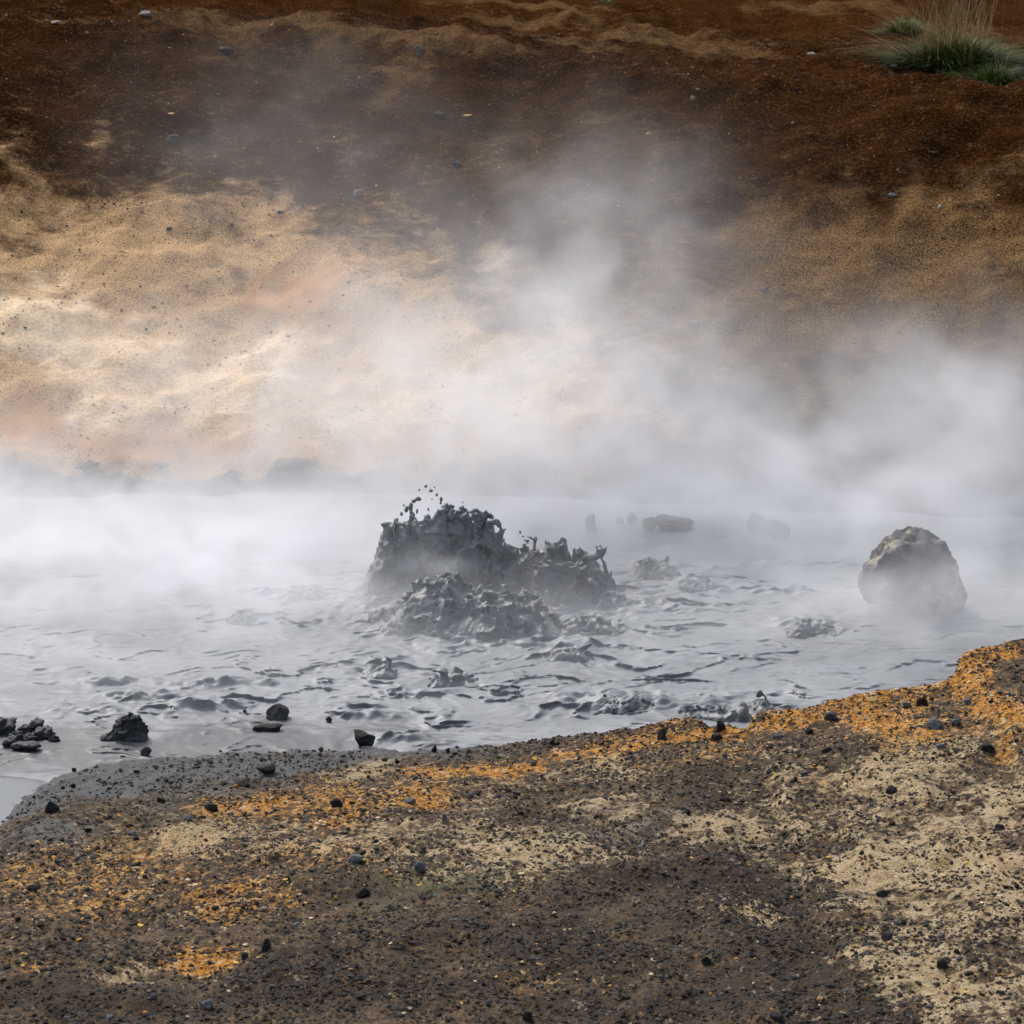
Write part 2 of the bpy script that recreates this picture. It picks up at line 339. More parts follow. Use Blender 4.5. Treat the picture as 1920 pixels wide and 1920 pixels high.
# ------------------------------------------------------------------ mud pool
SPL = on_z(900, 1115, 0.)
BUMPS = []      # (px, py, rx m, ry m, height): swells thrown up in the surface
for a in [(1180, 1318, .22, .07, .035), (1400, 1324, .2, .05, .025), (820, 1262, .10, .04, .02), (700, 1255, .12, .04, .025), (220, 1280, .12, .03, .03), (270, 1305, .12, .03, .025), (410, 1285, .16, .04, .035),
          (340, 1310, .25, .02, .02), (400, 1322, .14, .025, .03), (700, 1345, .12, .03, .03), (730, 1385, .12, .03, .035), (780, 1300, .2, .02, .02), (1230, 1065, .16, .06, .03), (1310, 1095, .16, .06, .035),
          (1510, 1170, .14, .05, .03), (1350, 1110, .3, .05, .02), (1080, 1215, .2, .06, .03), (1000, 1160, .3, .16, .015), (760, 1160, .35, .16, .015), (1200, 1130, .3, .1, .015), (560, 1110, .16, .05, .03), (450, 1150, .1, .04, .025), (1150, 1150, .2, .06, .015), (1480, 1060, .2, .05, .02), (1430, 990, .3, .1, .01), (150, 1330, .12, .03, .02)]:
    x0, y0 = on_z(a[0], a[1], 0.); BUMPS.append((x0, y0) + a[2:])
def mud_f(X, Y):
    r = np.hypot(X - SPL[0], Y - SPL[1])
    act = .30 + 1.25 * np.exp(-(r / .75) ** 2) + .55 * np.exp(-(((X - .2) / 1.6) ** 2 + ((Y - 7.6) / .55) ** 2)) + .3 * np.exp(-(((X + .9) / .8) ** 2 + ((Y - 7.35) / .3) ** 2))
    act = act * (1 - .9 * np.exp(-(((X + 1.35) / .75) ** 2 + ((Y - 6.55) / .32) ** 2)))
    act = act * (1 - .55 * sst(9.0, 9.8, Y))
    wx = .16 * fbm2(X * 2.2, Y * 2.2, 101, 3); wy = .16 * fbm2(X * 2.2, Y * 2.2, 105, 3)
    x, y = X + wx, Y + wy
    a = ridge2(x * 2.3, y * 4.2, 111, 3, .5) - .6
    gate = sst(-.15, .45, fbm2(X * 1.7, Y * 2.1, 117, 2))
    b_ = ridge2(x * 5.5, y * 9.0, 121, 2, .55) - .6
    z = act * (.004 * a * (.35 + gate) + .0025 * b_ * (.3 + gate) + .008 * fbm2(x * 1.9, y * 2.2, 131, 3) + .0022 * fbm2(x * 14, y * 20, 141, 3))
    cr = 0
    for k, (fx, fy, wd, hh) in enumerate(((1.1, 2.3, .040, .015), (1.9, 4.0, .055, .010), (3.6, 7., .08, .0055), (7., 13., .11, .003))):
        nn = fbm2(x * fx + .3 * fbm2(X * 6, Y * 6, 180 + k, 3), y * fy, 190 + k * 7, 3, .4); gt = sst(-.05, .45, fbm2(X * 2.6, Y * 3.4, 200 + k, 3) + .05)
        cr = cr + hh * gt * np.exp(-np.abs(nn / wd) ** 1.5)
    z = z + act * cr * 1.15
    near = np.exp(-(r / .62) ** 4)
    z = z + near * (.021 * fbm2(X * 10, Y * 10, 151, 4, .62) + .010 * ridge2(X * 8, Y * 8, 155, 3))
    f1 = .6 * fbm2(X * 6, Y * 6, 161, 3); f2 = .75 + .6 * fbm2(X * 14, Y * 18, 163, 3); f3 = .7 * fbm2(X * 5, Y * 5, 167, 2)
    for (x0, y0, rx, ry, h) in BUMPS:
        e = (Y - y0) / ry + f1; z = z + np.exp(-((X - x0) / rx + f3) ** 2 - np.where(e > 0, .3, 1.) * e * e) * h * f2
    # crests lean towards the viewer
    Yn = Y - np.clip(z, 0, .06) * .4 - act * cr * 1.5
    return X, Yn, z - .002
mxs = lines(-2.25, 2.25, .0095, -4.6, 4.6); mys = lines(6.55, 9.0, .0062, 5.0, 10.9, 1.03)
mme, MX, MY, MZ = grid_mesh('mud_pool', mxs, mys, mud_f)
def mud_material(name, wet=.42, tint=1.):
    m, t, b = mat(name); n = N(t); P = n.pos()
    Pw = n.scaled(P, (.7, 1, 1))
    n1 = n.noise(Pw, 3.5, 5, .6, .6); n2 = n.noise(Pw, 22, 4, .6, .5); n3 = n.noise(P, 120, 3, .6)
    col = n.mix(n.ramp(n1, .3, .7), tuple(tint * v for v in (.138, .148, .158)), tuple(tint * v for v in (.200, .212, .224)))
    col = n.mix(n.ramp(n2, .58, .72), col, tuple(tint * v for v in (.080, .086, .094)))
    st = n.noise(n.scaled(P, (.28, 1, 1)), 16, 5, .68, 1.2); st2 = n.noise(n.scaled(P, (.4, 1, 1)), 46, 4, .65, .8)
    col = n.mix(n.math('MULTIPLY', n.ramp(st, .53, .68), .75), col, tuple(tint * v for v in (.070, .075, .082)))
    col = n.mix(n.math('MULTIPLY', n.ramp(st2, .57, .70), .6), col, tuple(tint * v for v in (.062, .067, .073)))
    wt_ = n.attr('wet').outputs['Fac']; col = n.mix(n.ramp(n.math('ADD', wt_, n.math('MULTIPLY', n.math('SUBTRACT', st, .5), 1.5)), .3, .7), col, (.062, .066, .071))
    n.l(col, b.inputs['Base Color']); b.inputs['Roughness'].default_value = wet
    n.bump(n.math('ADD', n2, n.math('MULTIPLY', n3, .35)), .005, .4, b)
    return m
MUD = mud_material('wet_mud', .52)
SPLM = mud_material('thrown_mud_shaded', .5, .70)  # pool mud again, darkened: shade of the steep faces is put into the tint
put_attr(mme, 'wet', patch_field(MX, MY, [(260, 1405, 380, 34, 1.2), (40, 1410, 140, 44, 1.2), (560, 1395, 240, 26, 1), (90, 1375, 120, 24, .8), (540, 1362, 90, 16, .7)]))
tag(link('mud_pool', mme, MUD), 'boiling pool of pale grey mud with rippled surface', kind='structure')

# still water of the puddle at the left
m, t, b = mat('still_water'); n = N(t); P = n.pos()
b.inputs['Base Color'].default_value = (.10, .108, .118, 1); b.inputs['Roughness'].default_value = .28
n.bump(n.noise(P, 9, 3), .01, .12, b)
wx_ = np.linspace(-2.6, -1.0, 60); wy_ = np.linspace(5.9, 7.0, 50)
def puddle(X, Y):
    d = np.hypot((X + 1.80) / .58, (Y - 6.50) / .36) + .10 * fbm2(X * 3, Y * 3, 171, 3)
    return .016 - .05 * sst(.80, 1.0, d)
pme, *_ = grid_mesh('puddle', wx_, wy_, puddle)
tag(link('puddle', pme, m), 'smooth grey water puddle at the muddy end of the bank', kind='structure')

# ------------------------------------------------------------------ stones
def ico(sub):
    bm = bmesh.new(); bmesh.ops.create_icosphere(bm, subdivisions=sub, radius=1)
    V = np.array([v.co[:] for v in bm.verts]); F = np.array([[v.index for v in f.verts] for f in bm.faces]); bm.free(); return V, F
ICO = {k: ico(k) for k in (1, 2, 3, 4, 5)}
def rock_mesh(seed, sub=3, cuts=9, depth=.72, rough=.09, freq=1.6, taper=0., fine=.03, foot=.75):
    V, F = ICO[sub]; V = V.copy(); r = np.random.default_rng(seed)
    V *= (1 + .28 * fbm3(V * .9 + seed * 3.1, seed, 2))[:, None]
    for _ in range(cuts):
        d = r.normal(size=3); d /= np.linalg.norm(d); k = depth * r.uniform(.75, 1.12); s = V @ d
        V -= np.maximum(s - k, 0)[:, None] * d * .93
    nrm = V / np.linalg.norm(V, axis=1)[:, None]
    V += nrm * (rough * fbm3(V * freq + 5 + seed, seed + 5, 3) + fine * fbm3(V * freq * 5 + 9, seed + 9, 3))[:, None]
    lo = np.clip(-V[:, 2] / max(1e-6, -V[:, 2].min()), 0, .97); V[:, :2] *= (1 + foot * (1 / np.sqrt(1 - lo * lo) - 1) * .75)[:, None]
    if taper: V[:, :2] *= (1 - taper * V[:, 2])[:, None]
    V /= np.abs(V).max(axis=0)
    return V, F
def stone_mat(name, c0, c1, rough, scale=30, spot=None, spec=.5):
    m, t, b = mat(name); n = N(t); P = n.n('ShaderNodeTexCoord').outputs['Object']
    oi = n.n('ShaderNodeObjectInfo').outputs['Random']
    a = n.noise(P, scale, 4, .65); a2 = n.noise(P, scale * 4, 3, .65); a3 = n.noise(P, scale * .3, 3, .6)
    col = n.mix(n.ramp(a, .32, .68), c0, c1)
    if spot: col = n.mix(n.math('MULTIPLY', n.ramp(a3, .5, .62), n.ramp(a, .4, .55)), col, spot)
    br = n.math('ADD', .7, n.math('MULTIPLY', oi, .6)); hsv = n.n('ShaderNodeHueSaturation'); n.l(br, hsv.inputs['Value']); n.l(col, hsv.inputs['Color'])
    n.l(hsv.outputs[0], b.inputs['Base Color']); b.inputs['Roughness'].default_value = rough; b.inputs['Specular IOR Level'].default_value = .22
    n.bump(n.math('ADD', a, n.math('MULTIPLY', a2, .5)), .012, .7, b); return m
CHAR = stone_mat('charcoal_stone', (.011, .0105, .010), (.029, .028, .027), .75)
MUDR = stone_mat('mud_coated_stone', (.020, .021, .022), (.055, .057, .06), .5, 22)
BLUE = stone_mat('blue_grey_stone', (.050, .053, .060), (.12, .125, .135), .8)
PALEM = stone_mat('pale_stone', (.20, .165, .12), (.36, .31, .24), .9)
RUST = stone_mat('rusty_stone', (.028, .013, .007), (.06, .028, .013), .9)
BOUL = stone_mat('boulder_stone', (.050, .051, .053), (.13, .131, .132), .9, 22, (.30, .265, .21))
GREYB = stone_mat('steamed_stone', (.075, .072, .068), (.17, .162, .152), .85, 10, (.24, .20, .15))
def place_rock(name, px, py, wpx, hpx, m, label, cat, group=None, seed=0, sub=3, sink=.22, yd=None, tilt=0., aspect=.8, z0=None, **kw):
    """px,py: foot of the stone in the picture; wpx,hpx: seen width and height"""
    c = hit(px, py); k = mpp(c.y); V, F = rock_mesh(seed + 1, sub, **kw)
    sx = wpx * k / 2; sz = hpx * k / 2 / math.cos(PITCH) / (1 - sink); sy = sx * aspect
    V = V * (sx, sy, sz)
    if tilt: a = R(tilt); V[:, [0, 2]] = np.stack([V[:, 0] * math.cos(a) - V[:, 2] * math.sin(a), V[:, 0] * math.sin(a) + V[:, 2] * math.cos(a)], 1)
    V[:, 2] -= V[:, 2].min()
    me = np_mesh(name, V, F); o = link(name, me, m)
    y = c.y + sy * .75
    zg = max(0., float(height(c.x, y))); o.location = (c.x, y, min(zg, c.z + .02) - 2 * sz * sink)
    return tag(o, label, cat, group)
# in and around the pool
def silhouette_rock(name, px, py, sil, m, label, cat, seed, depth, rough=.02, fine=.012, cuts=6):
    """sil: (height in picture px above the foot, left px, right px) from the foot up"""
    c = hit(px, py); k = mpp(c.y); V, F = ICO[5]; V = V.copy(); r = np.random.default_rng(seed)
    hs_ = np.array([q[0] for q in sil], float); H = hs_.max(); t = np.clip(V[:, 2] * .5 + .5, 0, 1) ** .9
    zz = hs_.min() + (H - hs_.min()) * t
    L_ = np.interp(zz, hs_, [q[1] - px for q in sil]); R_ = np.interp(zz, hs_, [q[2] - px for q in sil])
    rad = np.sqrt(np.maximum(1 - V[:, 2] ** 2, 1e-9)); u = V[:, 0] / rad; w_ = V[:, 1] / rad
    P = np.stack([((L_ + R_) / 2 + (R_ - L_) / 2 * u) * k, w_ * (R_ - L_) / 2 * k * depth, zz * k / math.cos(PITCH)], 1)
    sc_ = (R_ - L_).max() * k / 2; cen = np.array([0, 0, H * k * .45]); Q = (P - cen) / sc_
    for _ in range(cuts):
        d = r.normal(size=3); d /= np.linalg.norm(d); q = Q @ d; kk = np.percentile(q, 93); Q -= np.maximum(q - kk, 0)[:, None] * d * .9
    nr = Q / np.linalg.norm(Q, axis=1)[:, None]
    Q += nr * (rough / sc_ * (fbm3(Q * 2.2 + seed, seed, 3) + .6 * (1 - 2 * np.abs(vn3(Q * 3.1 + 4, seed + 3)))) + fine / sc_ * fbm3(Q * 9, seed + 7, 3))[:, None]
    P = Q * sc_ + cen
    o = link(name, np_mesh(name, P, F), m); o.location = (c.x, c.y + (R_ - L_).max() * k * depth / 2 * .6, 0); return tag(o, label, cat)
silhouette_rock('boulder', 1718, 1158, [(-30, 1640, 1850), (0, 1632, 1842), (30, 1622, 1822), (70, 1616, 1804), (100, 1622, 1790), (126, 1630, 1774), (138, 1642, 1764), (147, 1676, 1748), (155, 1690, 1732), (161, 1702, 1718)], BOUL, 'big pale-spotted boulder standing alone in the mud, its foot veiled in steam', 'boulder', 20, .8, .016, .015, 15)
place_rock('rock', 1105, 998, 28, 34, GREYB, 'rounded upright grey rock by itself beyond the splash, near the far shore', 'rock', seed=3, sink=.15, cuts=4)
place_rock('rock', 1184, 982, 20, 20, GREYB, 'small round brownish rock beside the low pale boulder at the far shore', 'rock', seed=5, sink=.15, cuts=4)
place_rock('rock', 1161, 982, 24, 13, GREYB, 'flat little grey rock touching the small round one at the far shore', 'rock', seed=6, sink=.15)
place_rock('rock', 1262, 998, 84, 30, GREYB, 'long low pale rock with cream patches near the far shore', 'rock', seed=8, sub=5, sink=.15, rough=.3, fine=.12, freq=2.2, cuts=14)
place_rock('rock', 1218, 998, 28, 28, GREYB, 'small dark lump leaning on the long low pale rock', 'rock', seed=9, sink=.15)
place_rock('rock', 1420, 1000, 46, 40, GREYB, 'angular pale block almost lost in steam near the far shore', 'rock', seed=12, sink=.15)
place_rock('rock', 1462, 1010, 66, 34, GREYB, 'broad pale rock beside the angular block in thick steam', 'rock', seed=13, sink=.15)
silhouette_rock('rock', 236, 1392, [(-10, 196, 278), (0, 196, 276), (8, 196, 272), (18, 206, 270), (28, 220, 268), (40, 226, 268), (48, 232, 262), (54, 240, 252)], MUDR, 'dark pyramid-shaped rock, largest on the muddy shallows', 'rock', 31, .7, .010, .008)
place_rock('rock', 200, 1391, 30, 14, MUDR, 'small mud-coated clod against the pyramid-shaped rock', 'rock', seed=33, sub=4, sink=.2)
place_rock('rock', 271, 1420, 26, 20, MUDR, 'small dark rock on the mud in front of the pyramid-shaped rock', 'rock', seed=34, sub=4, sink=.12)
place_rock('rock', 521, 1352, 50, 40, MUDR, 'upright mud-coated rock with a round top above a black ledge', 'rock', seed=36, sub=4, cuts=7, sink=.12, taper=.1)
place_rock('ledge', 500, 1371, 62, 13, CHAR, 'thin black ledge of rock below the round-topped rock', 'rock', seed=38, sub=4, sink=.3, aspect=.5)
place_rock('rock', 459, 1337, 12, 7, MUDR, 'tiny mud clod left of the round-topped rock', 'rock', seed=39, sink=.2)
place_rock('rock', 684, 1404, 50, 42, CHAR, 'jet black triangular rock with a pointed foot stuck in the mud', 'rock', seed=41, sub=4, cuts=13, depth=.62, rough=.15, taper=-.55, foot=0, sink=.04, tilt=-22, aspect=.6)
place_rock('rock', 616, 1356, 14, 12, CHAR, 'tiny black rock in the mud up from the triangular rock', 'rock', seed=42, sink=.1)
place_rock('rock', 46, 1411, 62, 18, MUDR, 'flat dark slab lying in the wet mud by the clods', 'rock', seed=44, sub=4, sink=.2)
for i, (px, py, wd, ht) in enumerate([(6, 1378, 64, 34), (42, 1378, 40, 18), (66, 1370, 40, 20), (80, 1388, 50, 24), (54, 1392, 40, 15), (100, 1390, 26, 11), (18, 1400, 40, 14), (86, 1374, 28, 14), (28, 1388, 40, 16)]):
    place_rock('mud_clod', px, py, wd, ht, MUDR, 'mud-splattered clod in the dark heap beside the puddle', 'clod', 'clods heaped beside the puddle', seed=50 + i, sub=4, rough=.3, fine=.12, freq=2.2, foot=.3, sink=.3)
for i, (px, py, wd, ht, lb) in enumerate([(165, 890, 64, 18, 'dark crusted lump under the bright tan soil, highest on the far shore'), (215, 915, 120, 18, 'widest low dark lump at the mud line of the far shore'), (130, 914, 60, 12, 'low dark lump touching the widest one on the far shore'), (300, 884, 44, 8, 'thin dark crust edge under ochre soil on the far shore'),
        (435, 902, 40, 18, 'upright dark lump by itself on the far shore'), (530, 910, 56, 14, 'dark lump at the mud line below the ochre stain'), (672, 914, 90, 12, 'long flat dark lump on the far shore behind the flying flecks'), (40, 925, 50, 14, 'dim dark lump in thick steam at the far shore')]):
    place_rock('mud_clod', px, py, wd, ht, MUDR, lb, 'clod', 'lumps along the far shore', seed=70 + i, sub=4, rough=.3, fine=.10, freq=2.4, sink=.3, aspect=.6)
# stones one can point at on the near bank
BANK = [(500, 1454, 46, 20, CHAR, 'flat black slab on orange gravel near the muddy edge'), (97, 1526, 40, 28, CHAR, 'black knobbly stone on the muddy tip beside the puddle'),
 (452, 1474, 36, 12, CHAR, 'low dark stone just below the flat black slab'), (394, 1520, 30, 15, CHAR, 'black wedge-shaped stone between brown gravel and orange crust'), (300, 1506, 22, 9, CHAR, 'thin black stone on brown gravel under the mud coat'),
 (352, 1541, 24, 11, BLUE, 'dark blue-grey stone beside the cream crust'), (630, 1514, 26, 20, CHAR, 'chunky black stone beside a cream patch'), (768, 1508, 27, 10, BLUE, 'light blue-grey flat chip beside orange crust'),
 (833, 1539, 20, 12, BLUE, 'blue-grey angular chip below the flat chip'), (925, 1542, 12, 10, PALEM, 'small pale stone among charcoal gravel'), (246, 1568, 24, 9, BLUE, 'flat blue-grey stone alone on brown gravel'),
 (60, 1672, 30, 12, CHAR, 'dark oval stone alone on the brown gravel'), (665, 1620, 30, 16, BLUE, 'pale blue-grey boulderlet with a smooth top'), (788, 1634, 26, 20, BLUE, 'grey stone with a black side, below the olive gravel'),
 (682, 1684, 34, 22, CHAR, 'rough black stone on olive-tinted gravel'), (498, 1784, 36, 24, CHAR, 'rounded charcoal stone beside the bright ochre patch'), (458, 1800, 28, 16, CHAR, 'dark stone at the end of the bright ochre patch'),
 (443, 1860, 16, 11, PALEM, 'pale pinkish stone on black gravel'), (388, 1892, 26, 16, BLUE, 'dull grey stone on black gravel'), (1350, 1374, 21, 22, CHAR, 'black knob standing up on the notch in the bank lip'),
 (1346, 1388, 24, 12, CHAR, 'flat black stone right below the knob in the notch'), (1243, 1388, 26, 20, CHAR, 'dark stone against the orange lip'), (1558, 1353, 26, 18, BLUE, 'grey stone on the orange rim with a pale face'),
 (1756, 1368, 42, 20, BLUE, 'wedge-shaped blue-grey stone, broad and flat on the rim slope'), (1792, 1362, 22, 10, BLUE, 'small grey chip touching the wedge-shaped stone'), (1462, 1386, 28, 10, BLUE, 'light grey flat stone under the orange rim'),
 (1518, 1378, 16, 13, CHAR, 'little black stone beside the yellowish crust'), (1700, 1328, 18, 12, BLUE, 'pale grey chip below the cream part of the rim'), (1730, 1322, 24, 18, RUST, 'dark rusty stone next to the cream part of the rim'),
 (1816, 1322, 22, 14, BLUE, 'bluish stone on the slope under the orange bluff'), (1552, 1412, 32, 12, CHAR, 'long flat dark stone above the cream crust'), (1764, 1406, 20, 10, BLUE, 'pale blue-grey pebble under the wedge-shaped stone'),
 (1852, 1414, 28, 14, CHAR, 'dull dark stone right of the pale blue-grey pebble'), (1360, 1424, 22, 11, BLUE, 'grey chip among brown gravel below the notch'), (1442, 1452, 12, 10, BLUE, 'small round blue stone on dark gravel'), (1508, 1456, 18, 10, BLUE, 'bluish pebble near the cream crust'),
 (1674, 1488, 28, 14, CHAR, 'charcoal stone in pale speckled gravel'), (1874, 1556, 22, 12, CHAR, 'dark stone on the cream crust'), (1655, 1684, 26, 16, CHAR, 'charcoal stone on the edge of the sandy patch'),
 (1664, 1766, 46, 14, CHAR, 'long black crust piece on the sandy patch'), (1767, 1818, 26, 20, CHAR, 'black stone in the middle of the sandy patch'), (1795, 1792, 14, 10, CHAR, 'small black stone above the other on the sandy patch'),
 (1324, 1812, 22, 16, CHAR, 'black stone on dark brown gravel'), (1458, 1916, 34, 18, CHAR, 'broad black stone on the darkest gravel'), (990, 1918, 30, 22, CHAR, 'jagged black stone on the dark brown gravel'), (1000, 1438, 18, 9, BLUE, 'flat pale chip lying on the orange band'),
 (1266, 1635, 14, 12, CHAR, 'small dark stone right of the pale clay'), (814, 1411, 16, 14, CHAR, 'black stone standing at the mud edge'), (840, 1412, 14, 9, CHAR, 'low black stone next to the one at the mud edge'), (976, 1530, 18, 8, CHAR, 'thin dark chip on grey clay'), (660, 1510, 14, 6, RUST, 'thin rusty chip near the chunky black stone'), (1036, 1397, 14, 10, CHAR, 'black pebble on the lip where the orange begins')]
for i, (px, py, wd, ht, m_, lb) in enumerate(BANK):
    place_rock('stone', px, py, wd, ht, m_, lb, 'stone', seed=200 + i, sub=3, sink=.22)
# the slope behind
SLOPE = [(783, 106, 25, 18, GREYB, 'rounded grey stone sitting alone on the upper brown slope'), (425, 103, 34, 10, CHAR, 'flat dark stone with a shadowed underside on the upper slope'), (273, 33, 32, 10, GREYB, 'flat grey stone on the rough ground above the slope'),
 (1299, 188, 15, 8, PALEM, 'pale round stone on the dark upper slope'), (1308, 172, 10, 5, PALEM, 'tiny pale stone right above the pale round one'), (858, 316, 22, 15, CHAR, 'charcoal stone on the brown slope above the steam'),
 (805, 319, 14, 8, GREYB, 'small blue-grey stone left of the charcoal stone'), (843, 370, 20, 14, CHAR, 'black stone at the edge of the steam'), (822, 222, 26, 10, CHAR, 'dark stone among small chips on the slope'), (672, 372, 24, 16, GREYB, 'grey stone where the tan soil begins'),
 (324, 272, 30, 18, CHAR, 'dark stone in a dark stain on the brown slope'), (700, 218, 20, 8, CHAR, 'small dark stone on the open brown slope'), (526, 402, 16, 8, CHAR, 'dark pebble on tan soil'), (592, 438, 20, 9, GREYB, 'grey pebble in thin steam'), (316, 435, 14, 7, CHAR, 'dark pebble in the middle of the tan soil'),
 (1766, 392, 20, 7, PALEM, 'light chip on speckled tan ground'), (1674, 372, 22, 7, GREYB, 'grey chip on speckled tan ground'), (1300, 615, 24, 12, GREYB, 'grey stone just above the steam'), (1434, 548, 18, 10, GREYB, 'blue-grey stone on speckled brown soil'), (1912, 150, 44, 30, CHAR, 'black rock in the hollow beside the grass tuft'), (1676, 126, 20, 7, PALEM, 'pale flat chip below the grass tuft'), (1522, 104, 20, 6, PALEM, 'pale chip on the upper slope left of the grass'), (103, 45, 30, 6, PALEM, 'cream flat piece on the rough ground above the slope')]
for i, (px, py, wd, ht, m_, lb) in enumerate(SLOPE):
    place_rock('stone', px, py, wd * .85, ht * .85, m_, lb, 'stone', seed=400 + i, sub=3, sink=.2)
# leaves blown onto the slope
m, t, b = mat('dry_leaf'); b.inputs['Base Color'].default_value = (.42, .23, .06, 1); b.inputs['Roughness'].default_value = .7
for i, (px, py, s_, rz, lb) in enumerate([(876, 219, .026, .2, 'curled yellow leaf on the brown slope near dark stones'), (321, 216, .02, -.2, 'small yellow leaf alone on the brown slope'), (162, 63, .024, 1.3, 'upright yellow leaf below the cream flat piece')]):
    c = hit(px, py); U = np.linspace(-1, 1, 9); V = []; 
    for u in U:
        wd = .32 * (1 - u * u) ** .8 + .02
        for s in (-1, 0, 1): V.append((u * s_, s * wd * s_, s_ * (.12 * u * u + .2 * abs(s) * wd + .1)))
    F = [(k * 3 + j, k * 3 + j + 1, k * 3 + j + 4, k * 3 + j + 3) for k in range(8) for j in range(2)]
    V2 = np.array(V); V = np.concatenate([V2, V2 - (0, 0, .0012)]); F = F + [(a + 27, d_ + 27, c_ + 27, b_ + 27) for a, b_, c_, d_ in F]
    o = link('leaf', np_mesh('leaf', V, F), m); o.location = c + Vector((0, 0, .006)); o.rotation_euler = (R(25) if i < 2 else R(80), 0, rz); tag(o, lb, 'leaf')

# ------------------------------------------------------------------ loose stones and gravel
protoR = []
for i in range(10):
    V, F = rock_mesh(900 + i, 2, 8, .7); protoR.append(V)
F2 = ICO[2][1]
def proto(mname, m_):
    out = []
    for i, V in enumerate(protoR):
        me = np_mesh(mname, V, F2); me.materials.append(m_); out.append(me)
    return out
PR = {k: proto('stone', v) for k, v in dict(char=CHAR, blue=BLUE, pale=PALEM, rust=RUST).items()}
def scatter_stones(n_, box, sizes, picks, label, group, keep=None):
    k = 0
    while k < n_:
        px, py = random.uniform(*box[0]), random.uniform(*box[1]); c = hit(px, py)
        if keep and not keep(c, px, py): continue
        kind = random.choices(list(picks), list(picks.values()))[0]
        o = bpy.data.objects.new('stone', random.choice(PR[kind])); COL.objects.link(o)
        s = random.uniform(*sizes) * random.uniform(.7, 1.15); o.scale = (s, s * random.uniform(.6, 1), s * random.uniform(.35, .75))
        o.location = c + Vector((0, 0, o.scale.z * .35)); o.rotation_euler = (random.uniform(-.3, .3), random.uniform(-.3, .3), random.uniform(0, 6.3))
        c_ = dict(char='charcoal', blue='blue-grey', pale='pale', rust='rusty brown')[kind]; tag(o, label.replace('*', c_), 'stone', group.replace('*', c_)); k += 1
onbank = lambda c, px, py: c.y < float(np.interp(c.x, EX, EY)) - .02
scatter_stones(190, ((0, 1920), (1230, 1920)), (.006, .0105), dict(char=7, blue=2.4, rust=1.2, pale=.5), 'small loose * stone bedded in the gravel of the near bank', 'small loose * stones on the near bank', onbank)
scatter_stones(30, ((0, 760), (1385, 1480)), (.006, .013), dict(char=1), 'small black stone on the mud-coated shore', 'small black stones on the muddy shore', lambda c, px, py: py > 1385 and c.y < float(np.interp(c.x, EX, EY)) + .12)
scatter_stones(60, ((0, 1920), (10, 620)), (.006, .013), dict(char=3, rust=5, pale=.6), 'small loose * stone on the soil slope', 'small loose * stones on the slope', lambda c, px, py: c.y > 10.6)

OCT = (np.array([(1, 0, 0), (0, 1, 0), (-1, 0, 0), (0, -1, 0), (0, 0, 1), (0, 0, -1.)]), np.array([(0, 1, 4), (1, 2, 4), (2, 3, 4), (3, 0, 4), (1, 0, 5), (2, 1, 5), (3, 2, 5), (0, 3, 5)]))
def gravel(name, X, Y, Z, S, C, flat, m, label, octa=False):
    V1, F1 = (OCT if octa else ICO[1]); K = 12; vars_ = []
    for i in range(K):
        r = np.random.default_rng(i + 50); V = V1 * r.uniform(.68, 1.25, (len(V1), 1)) + r.normal(0, .06, V1.shape); vars_.append(V)
    vars_ = np.array(vars_); n_ = len(X); vi = rng.integers(0, K, n_)
    W = vars_[vi] * np.stack([S * rng.uniform(.7, 1.3, n_), S * rng.uniform(.7, 1.2, n_), S * rng.uniform(flat[0], flat[1], n_)], 1)[:, None, :]
    a = rng.uniform(0, 6.283, n_); ca, sa = np.cos(a)[:, None], np.sin(a)[:, None]; tx = rng.normal(0, .25, n_)[:, None]
    x = W[:, :, 0] * ca - W[:, :, 1] * sa; y = W[:, :, 0] * sa + W[:, :, 1] * ca; z = W[:, :, 2] + x * tx
    P = np.stack([x + X[:, None], y + Y[:, None], z + Z[:, None]], 2).reshape(-1, 3)
    nv = len(V1); F = (F1[None] + (np.arange(n_) * nv)[:, None, None]).reshape(-1, 3)
    me = np_mesh(name, P, F, False)
    ca_ = me.color_attributes.new('tint', 'FLOAT_COLOR', 'POINT')
    cc = np.ones((n_, nv, 4), np.float32); cc[:, :, :3] = C[:, None, :]; ca_.data.foreach_set('color', cc.ravel())
    return tag(link(name, me, m), label, 'gravel', kind='stuff')
m, t, b = mat('gravel_grain'); n = N(t); a_ = n.attr('tint'); P = n.pos()
nn = n.noise(P, 160, 3, .6); mx = n.n('ShaderNodeMix', data_type='RGBA', blend_type='MULTIPLY'); mx.inputs[0].default_value = 1
n.l(a_.outputs['Color'], mx.inputs[6]); n.l(n.mix(nn, (.6, .6, .6), (1.4, 1.4, 1.4)), mx.inputs[7]); n.l(mx.outputs[2], b.inputs['Base Color']); b.inputs['Roughness'].default_value = .85; b.inputs['Specular IOR Level'].default_value = .25
GRAV = m
